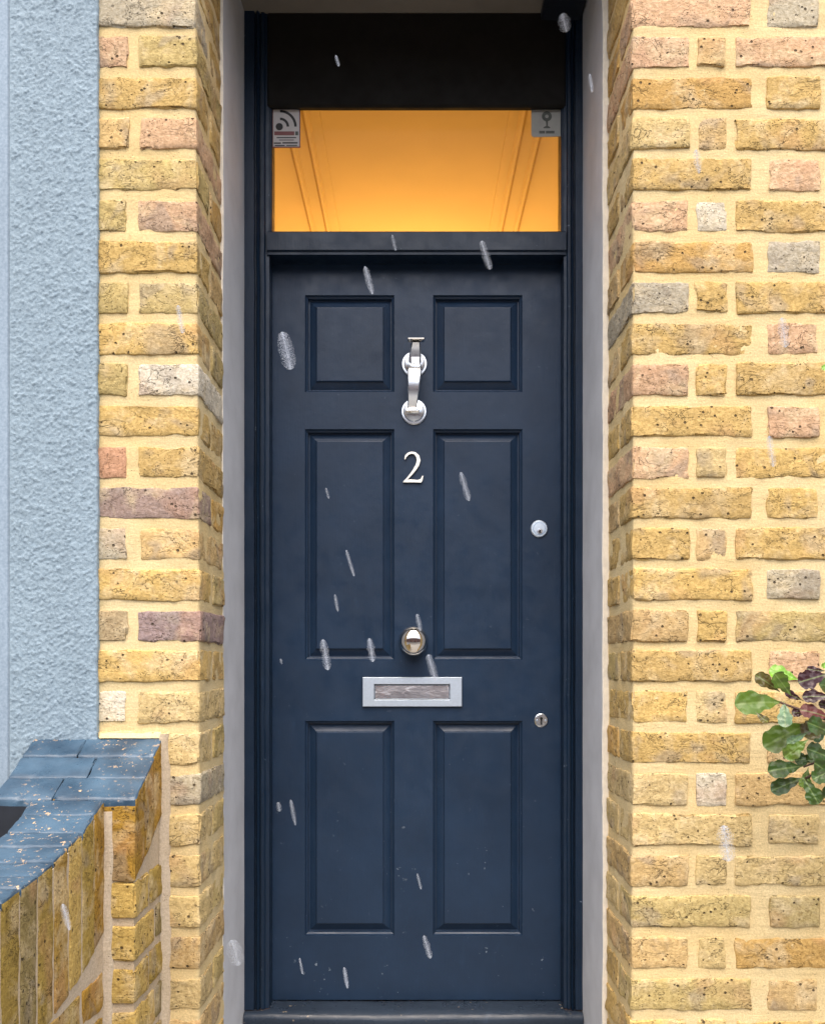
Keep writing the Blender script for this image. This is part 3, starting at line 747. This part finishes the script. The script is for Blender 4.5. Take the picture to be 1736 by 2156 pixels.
for s in (-1, 1):   # coving with beads running down the hall
    pr = [(HW, -0.20), (HW - 0.012, -0.20), (HW - 0.016, -0.185), (HW - 0.004, -0.178), (HW - 0.02, -0.15), (HW - 0.055, -0.085), (HW - 0.10, -0.045), (HW - 0.16, -0.022),
          (HW - 0.185, -0.02), (HW - 0.195, -0.036), (HW - 0.205, -0.034), (HW - 0.21, -0.014), (HW - 0.245, -0.012), (HW - 0.255, -0.030), (HW - 0.265, -0.028), (HW - 0.27, -0.008), (HW - 0.30, -0.008), (HW - 0.302, 0.0)]
    rows = [[Vector((s * x, y, HC + z)) for x, z in pr] for y in (0.576, 2.0, 3.5, HE)]
    m = MB(); m.grid(rows); m.build('coving', 'hall', hall, angle=35)
lamp = thing('pendant_lamp', (0, 2.35, HC), 'warm pendant lamp lighting the hallway behind the fanlight', 'lamp')
m = MB(); m.tube([(0, 2.35, HC), (0, 2.35, HC - 0.50)], [0.004, 0.004]); m.lathe((0, 2.35, HC), [(0.001, 0), (0.001, 0.001)], 4); m.build('cord', 'soot', lamp)
mb = bpy.data.materials.new('lamp_bulb'); mb.use_nodes = True
bn = mb.node_tree.nodes['Principled BSDF']; bn.inputs['Emission Color'].default_value = (1, .55, .2, 1); bn.inputs['Emission Strength'].default_value = 20
m = MB()
rings = []
for i in range(9):
    a = math.pi * i / 8; rings.append((0.03 * math.sin(a), 0.03 * math.cos(a)))
for i in range(8):
    for q in range(12):
        pass
b0 = [m.add([(r * math.cos(2 * math.pi * q / 12), 2.35 + r * math.sin(2 * math.pi * q / 12), HC - 0.52 + z) for q in range(12)]) for r, z in rings]
for A_, B_ in zip(b0, b0[1:]):
    for q in range(12): m.face([A_ + q, A_ + (q + 1) % 12, B_ + (q + 1) % 12, B_ + q])
m.build('bulb', mb, lamp, smooth=True)
ld = bpy.data.lights.new('hall_light', 'POINT'); lo = bpy.data.objects.new('hall_light', ld); col.objects.link(lo)
lo.location = (0, 2.35, HC - 0.60); ld.energy = 18; ld.color = (1.0, 0.55, 0.125); ld.shadow_soft_size = 0.06

# ------------------------------------------------------------------ stickers inside the fanlight
YS = YG - 0.0006
xs_ = lambda p: X(p, YG); zs_ = lambda p: Z(p, YG)
st = thing('window_sticker', (xs_(604), YS, zs_(312)), 'white sticker with black dot and arcs in left corner of the fanlight', 'sticker')
m = MB(); m.box(xs_(574), xs_(632.5), YS - 0.0012, YS, zs_(311.5), zs_(231)); m.build('border', 'ink_red', st)
m = MB(); m.box(xs_(575.5), xs_(630.5), YS - 0.0020, YS - 0.0013, zs_(309.5), zs_(232)); m.build('paper', 'paper', st)
YK = YS - 0.0021
def inked(shape, mat='ink'): shape.build('print', mat, st)
m = MB(); m.lathe((xs_(588.5), YK, zs_(268)), [(W(7.6, YG), 0), (W(7.6, YG), 0.0004), (0, 0.0004)], 24); m.build('dot', 'ink', st)
for rad in (16.5, 32.5):
    pts = []
    for w in (2.6, -2.6):
        rng_ = range(13) if w > 0 else range(12, -1, -1)
        for q in rng_:
            a = math.radians(90 - 90 * q / 12); pts.append((xs_(590 + (rad + w) * math.cos(a)), zs_(268 - (rad + w) * math.sin(a))))
    m = MB()
    n_ = 13
    a0 = m.add([(x, YK - 0.0004, z) for x, z in pts])
    for q in range(12): m.face([a0 + q, a0 + q + 1, a0 + 24 - q, a0 + 25 - q])
    m.build('arc', 'ink', st)
m = MB(); m.box(xs_(578), xs_(620), YK - 0.0004, YK, zs_(286), zs_(278)); m.build('red_heading', 'ink_red', st)
m = MB(); m.box(xs_(622), xs_(628), YK - 0.0004, YK, zs_(286), zs_(278)); m.build('heading_mark', 'ink_grey', st)
for (a, b, y, w, mt) in ((583, 624, 291, 2.0, 'ink'), (588, 619, 296, 1.6, 'ink_grey'), (577, 592, 302.5, 2.6, 'ink'), (595, 627, 302, 2.8, 'ink'), (579, 600, 307.5, 2.2, 'ink'), (603, 626, 307.5, 2.2, 'ink_grey')):
    m = MB(); m.box(xs_(a), xs_(b), YK - 0.0004, YK, zs_(y + w / 2), zs_(y - w / 2)); m.build('text_line', mt, st)
st = thing('window_sticker', (xs_(1150), YS, zs_(290)), 'grey square sticker with a dark tree emblem in right corner of the fanlight', 'sticker')
m = MB(); rr = 5
out = [(1181, 228), (1181, 288), (1123, 289.5), (1119, 288), (1117.5, 284), (1117.5, 228)]
m.poly_slab([(xs_(a), zs_(b)) for a, b in out], YS - 0.0016, YS); m.build('paper', 'paper_grey', st)
YK = YS - 0.0017
m = MB(); m.lathe((xs_(1150), YK, zs_(246)), [(W(10.5, YG), 0), (W(10.5, YG), 0.0004), (W(3.8, YG), 0.0004), (W(3.8, YG), 0)], 20); m.build('emblem_crown', 'ink_grey', st)
m = MB(); m.poly_slab([(xs_(a), zs_(b)) for a, b in ((1148, 255), (1152.5, 255), (1152, 266), (1157, 269), (1157, 271), (1143, 271), (1143, 269), (1148.8, 266))], YK - 0.0004, YK); m.build('emblem_trunk', 'ink_grey', st)
for (a, b) in ((1134, 1146), (1148, 1166)):
    m = MB(); m.box(xs_(a), xs_(b), YK - 0.0003, YK, zs_(282), zs_(276.5)); m.build('text_line', 'ink_grey', st)

# ------------------------------------------------------------------ garden wall running out from the house
gw = thing('garden_wall', (-0.61, -0.3, 0), 'stepped brick garden wall with flaking blue black painted top beside the house', 'garden wall')
ramp = [(0.0, -0.1375), (-0.10, -0.192), (-0.19, -0.236), (-0.30, -0.275), (-0.454, -0.303), (-0.60, -0.312), (-1.2, -0.318)]
def ztop(y):
    for (a, za), (b, zb) in zip(ramp, ramp[1:]):
        if b <= y <= a: return CZ + za + (zb - za) * (a - y) / (a - b)
    return CZ + ramp[-1][1]
def slope(y): return (ztop(y + 0.01) - ztop(y - 0.01)) / 0.02
PX0, PX1, LX0, LX1, PY = -0.7455, -0.493, -0.673, -0.546, -0.19
soldier_cols = ['o', 'l', 'y', 't', 'l', 'd', 'l', 'l', 'o', 'y', 'l', 'd', 'l', 'y']
GC = {'o': (0.33, 0.195, 0.034), 'l': (0.33, 0.235, 0.06), 'y': (0.52, 0.37, 0.12), 't': (0.38, 0.245, 0.06), 'd': (0.24, 0.19, 0.08)}
def gsh(c):
    f = R.uniform(.9, 1.1); return tuple(q * f for q in GC[c])
def topped(x0, x1, y0, y1, h, c, sd, side='brick'):
    ym = (y0 + y1) / 2; zt = ztop(ym)
    return brick(x0, x1, y0, y1, zt - h, zt, c, gw, sd, tilt=0.004, rough=0.55, mats=(side, 'coping'), shear=slope(ym), paint_top=True)
seed = 900
nrow = 3
for r in range(nrow):      # pier capping, three rows of bricks on end
    y0 = PY + (0 - PY) * r / nrow; y1 = PY + (0 - PY) * (r + 1) / nrow - 0.0008
    sp = PX0 + (0.105 if r % 2 == 0 else 0.145)
    for (a, b) in ((PX0, sp - 0.0005), (sp + 0.0005, PX1)):
        seed += 7.7; topped(a, b, y0, y1, 0.148, gsh('o' if b == PX1 else 'l'), seed, 'brick' if b == PX1 else 'soot')
y = PY - 0.003; q = 0
while y > -1.15:           # lower wall, row of bricks on end
    ln = 0.056 if q else 0.05
    seed += 5.9; topped(LX0, LX1, y - ln, y, 0.235, gsh(soldier_cols[q % len(soldier_cols)]), seed)
    y -= ln + (0.001 if q < 1 else 0.0055); q += 1
# level courses below: pier
gp = 0.0765
zr = CZ - 0.385
ci = 0
zz = zr
while zz > 0.06:
    seed += 3.3
    z0, z1 = zz - 0.062, zz
    if ci % 2 == 0:
        brick(PX0, -0.623, PY, PY + 0.11, z0, z1, gsh('l'), gw, seed, rough=.8, mats=('soot',))
        brick(-0.607, PX1, PY, PY + 0.088, z0, z1, gsh('y'), gw, seed + 1, rough=.8)
        brick(-0.60, PX1, PY + 0.102, -0.006, z0, z1, gsh('l'), gw, seed + 2, rough=.8)
    else:
        brick(PX0, -0.563, PY, PY + 0.09, z0, z1, gsh('t'), gw, seed, rough=.8, mats=('soot',))
        brick(-0.548, PX1, PY, PY + 0.128, z0, z1, gsh('y'), gw, seed + 1, rough=.8)
        brick(-0.60, PX1, PY + 0.142, -0.006, z0, z1, gsh('d'), gw, seed + 2, rough=.8)
    zz -= gp; ci += 1
# lower wall courses
zz = CZ - 0.385 - gp; ci = 0
while zz > 0.06:
    z0, z1 = zz - 0.062, zz; y = PY - 0.012; alt = ci % 2
    first = True
    while y > -1.15:
        ln = (0.10 if alt else 0.215) if first else 0.215
        first = False; seed += 4.1
        if z1 < ztop(y - ln / 2) - 0.238:
            vis = y > -0.75
            brick(LX0, LX1, y - ln, y, z0, z1, gsh(R.choice('ylot')), gw, seed, rough=.8, cell=0.013 if vis else 0.03)
        y -= ln + 0.012
    zz -= gp; ci += 1
# mortar cores, set back a little behind the brick faces; the core follows the ramp
def core(x0, x1, ya, yb, drop, ins):
    n = 24; rows = []
    m = MB()
    for i in range(n + 1):
        y = ya + (yb - ya) * i / n; zt = ztop(y) - drop
        w = nz((0, y, 0), 40, 3) * 0.001
        rows.append([Vector((x0 + ins, y, 0)), Vector((x0 + ins, y, zt)), Vector((x1 - ins + w, y, zt)), Vector((x1 - ins + w, y, 0))])
    m.grid(rows); b = m.add(rows[0]); m.face([b, b + 1, b + 2, b + 3]); b = m.add(rows[-1]); m.face([b, b + 1, b + 2, b + 3])
    return m
core(PX0, PX1, -0.003, PY + 0.005, 0.014, 0.0042).build('mortar', 'mortar_grey', gw)
core(LX0, LX1, PY - 0.001, -1.15, 0.012, 0.0018).build('mortar', 'mortar_grey', gw)
rows = []
for i in range(70):
    z = 0.0 + (ztop(PY) - 0.022) * i / 69; w = nz((0, 1, z), 22, 6) * 0.0045
    rows.append([Vector((LX1 - 0.004, PY - 0.006 + w, z)), Vector((LX1 + 0.004, PY - 0.0045 + w, z)), Vector((LX1 + 0.012 + w, PY - 0.003, z)), Vector((LX1 + 0.014 + w, PY + 0.006, z))])
m = MB(); m.grid(rows); m.build('mortar_fillet', 'mortar_grey', gw, smooth=True)
# mortar fillet between pier and house
rows = []
for i in range(60):
    z = 0.0 + (ztop(0) + 0.003) * i / 59; w = nz((0, 0, z), 22, 6) * 0.0045
    rows.append([Vector((PX1 - 0.004, -0.016 + w, z)), Vector((PX1 + 0.002, -0.014 + w, z)), Vector((PX1 + 0.011 + w, -0.0085, z)), Vector((PX1 + 0.016 + w, 0.004, z))])
m = MB(); m.grid(rows); m.build('mortar_fillet', 'mortar_grey', gw, smooth=True)
rows = []
for i in range(40):
    x = X(214) + (PX1 - 0.004 - X(214)) * i / 39; w = nz((x, 0, 0), 40, 6) * 0.002
    rows.append([Vector((x, -0.014 + w, ztop(-.012) + 0.0015)), Vector((x, -0.010 + w, ztop(0) + 0.002)), Vector((x, 0.001, ztop(0) + 0.006 + w))])
m = MB(); m.grid(rows); m.build('mortar_fillet', 'mortar', gw, smooth=True)

# ------------------------------------------------------------------ shrub reaching in from the right
sh = thing('shrub', (X(1960), -0.22, 0), 'leafy shrub with lobed green and dark red leaves against the brickwork right of the door', 'shrub')
def leaf_mesh(name, wid, lob, bend):
    """unit leaf along +Z from the stalk at the origin; width along X; blade faces -Y"""
    half = [(0.0, 0.025), (0.10, 0.04), (0.20, 0.10), (0.29, 0.19), (0.37, 0.25), (0.43, 0.26 - lob * .2), (0.49, 0.27 - lob * .35), (0.56, 0.34), (0.63, 0.40), (0.69, 0.41), (0.74, 0.39 - lob * .3), (0.79, 0.37 - lob * .3), (0.85, 0.38), (0.90, 0.34), (0.945, 0.25), (0.98, 0.14), (1.0, 0.03)]
    rows = []
    for t, w in half:
        w *= wid; y = -bend * math.sin(t * 2.0) * 0.5 + bend * t * t * .8
        cup = 0.10
        rows.append([Vector((-w, y - cup * w, t)), Vector((-w * .5, y - cup * w * .25, t)), Vector((0, y + 0.012, t)), Vector((w * .5, y - cup * w * .25, t)), Vector((w, y - cup * w, t))])
    m = MB(); m.grid(rows); me, c = m.mesh(name, 'leaf', Vector((0, 0, 0)), smooth=True, fix=False)
    return me
LM = [leaf_mesh('leaf', 0.60, 0.05, 0.16), leaf_mesh('leaf', 0.70, 0.09, 0.10), leaf_mesh('leaf', 0.54, 0.03, -0.12)]
LC = {'br': (0.15, 0.33, 0.02), 'g': (0.085, 0.15, 0.018), 'dg': (0.036, 0.075, 0.012), 'm': (0.085, 0.075, 0.018), 'pu': (0.035, 0.013, 0.016), 're': (0.11, 0.02, 0.012), 'pa': (0.13, 0.23, 0.12)}  # pa puts the pale sheen of the sky into the leaf colour
def leaf(tip, base, y, c, kind, yaw=0.0, roll=0.0):
    a = P(tip[0], tip[1], y + R.uniform(-.03, .01)); b = P(base[0], base[1], y)
    d = a - b; ln = d.length; d.normalize()
    front = Vector((math.sin(roll), -1, 0.35)).normalized()
    xax = d.cross(front * -1).normalized(); yax = d.cross(xax).normalized()
    mat = Matrix((xax, yax, d)).transposed().to_4x4()
    if yax.y < 0: mat = Matrix((-xax, -yax, d)).transposed().to_4x4()
    o = link('leaf', LM[kind], b, sh); o.rotation_euler = mat.to_euler(); o.scale = (ln, ln, ln); o.color = rgba(LC[c])
    return o
YP = -0.20
LV = [((1618, 1409), (1682, 1432), 'br', 1), ((1590, 1420), (1640, 1456), 'm', 0), ((1630, 1418), (1664, 1464), 'g', 1), ((1549, 1481), (1646, 1478), 'g', 0), ((1616, 1521), (1588, 1498), 'm', 2),
      ((1652, 1529), (1648, 1476), 'pa', 0), ((1608, 1570), (1706, 1520), 'g', 0), ((1655, 1566), (1700, 1541), 'pa', 2), ((1650, 1594), (1700, 1556), 'g', 1), ((1617, 1622), (1690, 1612), 'dg', 0),
      ((1622, 1664), (1692, 1636), 'dg', 0), ((1722, 1692), (1688, 1634), 'dg', 1), ((1680, 1436), (1742, 1418), 'pu', 1), ((1688, 1466), (1750, 1466), 'pu', 0), ((1696, 1408), (1738, 1412), 'pu', 2),
      ((1684, 1492), (1748, 1512), 're', 0), ((1698, 1575), (1752, 1598), 'dg', 1), ((1716, 1606), (1755, 1640), 'dg', 0), ((1688, 1545), (1745, 1520), 'm', 1), ((1728, 1402), (1756, 1396), 'br', 0),
      ((1650, 1455), (1690, 1475), 'pu', 2), ((1700, 1520), (1752, 1545), 'dg', 1), ((1729, 776), (1752, 768), 'br', 0), ((1710, 1640), (1750, 1620), 'dg', 1), ((1712, 1560), (1745, 1530), 'pa', 2),
      ((1700, 1600), (1740, 1580), 'dg', 0), ((1672, 1600), (1715, 1595), 'dg', 1), ((1665, 1500), (1700, 1500), 'pu', 1), ((1722, 1480), (1765, 1490), 'pu', 0), ((1725, 1440), (1770, 1450), 'dg', 1),
      ((1690, 1660), (1700, 1615), 'g', 2), ((1735, 1680), (1750, 1630), 'dg', 0)]
for t_, b_, c_, k_ in LV: leaf(t_, b_, YP + R.uniform(-0.05, 0.04), c_, k_, roll=R.uniform(-.6, .6))
for q in range(70):        # rest of the bush beyond the picture edge
    bx_, by_ = R.uniform(1775, 2050), R.uniform(1330, 1800) if q < 55 else R.uniform(700, 1330)
    a = R.uniform(0, 6.28); ln = R.uniform(45, 90)
    leaf((max(1760, bx_ + ln * math.cos(a)), by_ + ln * math.sin(a)), (bx_, by_), YP + R.uniform(-.12, .1), R.choice(['g', 'dg', 'm', 'pu', 'g', 'dg']), R.randrange(3), roll=R.uniform(-1, 1))
m = MB()
m.tube([(X(1960), -0.22, 0), P(1950, 2300, -.22), P(1930, 1900, -.21), P(1900, 1650, -.2), P(1850, 1520, -.2), P(1840, 1100, -.19), P(1800, 800, -.18)], [.012, .011, .010, .008, .006, .005, .003])
m.build('trunk', 'stem', sh, smooth=True)
for tgt in ((1640, 1478), (1700, 1530), (1690, 1614), (1690, 1436), (1745, 770), (1690, 1640)):
    src = (1850, 1530) if tgt[1] > 1000 else (1815, 860)
    mid = ((tgt[0] + src[0]) / 2, (tgt[1] + src[1]) / 2 + 12)
    m = MB(); m.tube([P(src[0], src[1], -.2), P(mid[0], mid[1], -.205), P(tgt[0], tgt[1], -.2)], [.0045, .0032, .0018], 6); m.build('branch', 'stem', sh, smooth=True)

# ------------------------------------------------------------------ falling snow
def flake_mesh(sd):
    """a loose clump of tiny ice crystals, thinner towards its rim; unit length along Z"""
    q_ = random.Random(sd); m = MB()
    for k in range(5200):
        t = q_.uniform(-0.5, 0.5); rr = 0.5 * (q_.random() ** 0.95) * math.sqrt(max(0.0, 1 - (2 * t) ** 4)) * (1 + 0.25 * nz((t, sd, 0), 5, sd)); a = q_.uniform(0, 6.283)
        c = Vector((rr * math.cos(a), rr * math.sin(a), t)); sz = q_.uniform(0.006, 0.0125)
        ax_ = [Vector((q_.uniform(-1, 1), q_.uniform(-1, 1), q_.uniform(-1, 1))).normalized() * sz for _ in range(3)]
        ax_ = [Vector((v.x, v.y, v.z * 0.5)) for v in ax_]
        b0_ = m.add([c + ax_[0], c + ax_[1], c - ax_[0], c - ax_[1], c + ax_[2], c - ax_[2]])
        for f in ((0, 1, 4), (1, 2, 4), (2, 3, 4), (3, 0, 4), (1, 0, 5), (2, 1, 5), (3, 2, 5), (0, 3, 5)): m.face([b0_ + x for x in f])
    me, c = m.mesh('snowflake', 'snow', Vector((0, 0, 0)), smooth=False, fix=False)
    return me
FM = [flake_mesh(k * 7.3) for k in range(5)]
FL = [(829, 511, 7, 26, 'snowflake falling in front of the transom rail, left one'), (1022, 537, 14, 48, 'large snowflake falling just below the transom rail on the right'),
      (776, 590, 12, 46, 'snowflake falling above the upper left door panel'), (603, 738, 26, 62, 'biggest snowflake on the door, left of the upper left panel'),
      (978, 1024, 11, 48, 'snowflake falling at the top of the long right panel'), (689, 1038, 5, 18, 'tiny snowflake near the top of the long left panel'),
      (737, 1185, 7, 44, 'thin snowflake in the middle of the long left panel'), (708, 1269, 7, 28, 'small snowflake in the lower part of the long left panel'),
      (881, 1310, 9, 28, 'snowflake just above the door knob'), (685, 1378, 14, 50, 'snowflake at the bottom left edge of the long left panel'),
      (781, 1368, 13, 38, 'snowflake at the bottom right edge of the long left panel'), (909, 1405, 15, 44, 'snowflake between the door knob and the letter plate'),
      (617, 1710, 8, 42, 'snowflake left of the lower left door panel, the longer one'), (587, 1698, 9, 15, 'small round snowflake by the left edge of the lower door'),
      (882, 1855, 5, 26, 'tiny snowflake between the two lower door panels'), (899, 1993, 11, 38, 'snowflake below and between the two lower panels'),
      (634, 2033, 5, 26, 'small snowflake on the bottom rail at far left'), (728, 2058, 8, 34, 'snowflake on the bottom rail below the lower left panel'),
      (495, 2005, 26, 42, 'big snowflake in front of the left grey reveal near the ground'), (1527, 1775, 26, 58, 'big snowflake in front of the bricks left of and below the shrub'),
      (1648, 700, 18, 48, 'snowflake against the upper right brickwork'), (1622, 950, 14, 50, 'snowflake in front of the right brickwork at house number height'),
      (1467, 340, 14, 38, 'snowflake against the right brickwork level with the fanlight'), (1243, 175, 8, 30, 'snowflake in front of the right grey reveal near the top'),
      (710, 128, 6, 18, 'faint snowflake in front of the dark head board'), (1187, 48, 20, 28, 'snowflake in the dark top right corner of the recess'),
      (380, 672, 12, 46, 'snowflake in front of the left brick pier'), (140, 1930, 12, 44, 'snowflake in front of the garden wall bricks on end'),
      (592, 1392, 5, 9, 'tiny snowflake by the left edge of the door at knob height')]
for q, (px, py, w, l_, lab) in enumerate(FL):
    y = [0.30, 0.2, 0.05, -0.35, 0.15, 0.35, 0.25][q % 7]
    if px < 450 or px > 1290: y = [-0.25, -0.4, -0.15][q % 3]
    if 'garden wall' in lab: y = -0.72
    o = link('snowflake', FM[q % 5], P(px, py, y)); s = K * (1 + y / DIST)
    o.scale = (w * s * 1.25, w * s * 1.25, l_ * s * 1.3); o.rotation_euler = (0, math.radians(-R.uniform(9, 17) if px < 1190 else -8), 0)
    tag(o, lab, 'snowflake', 'falling snowflakes')
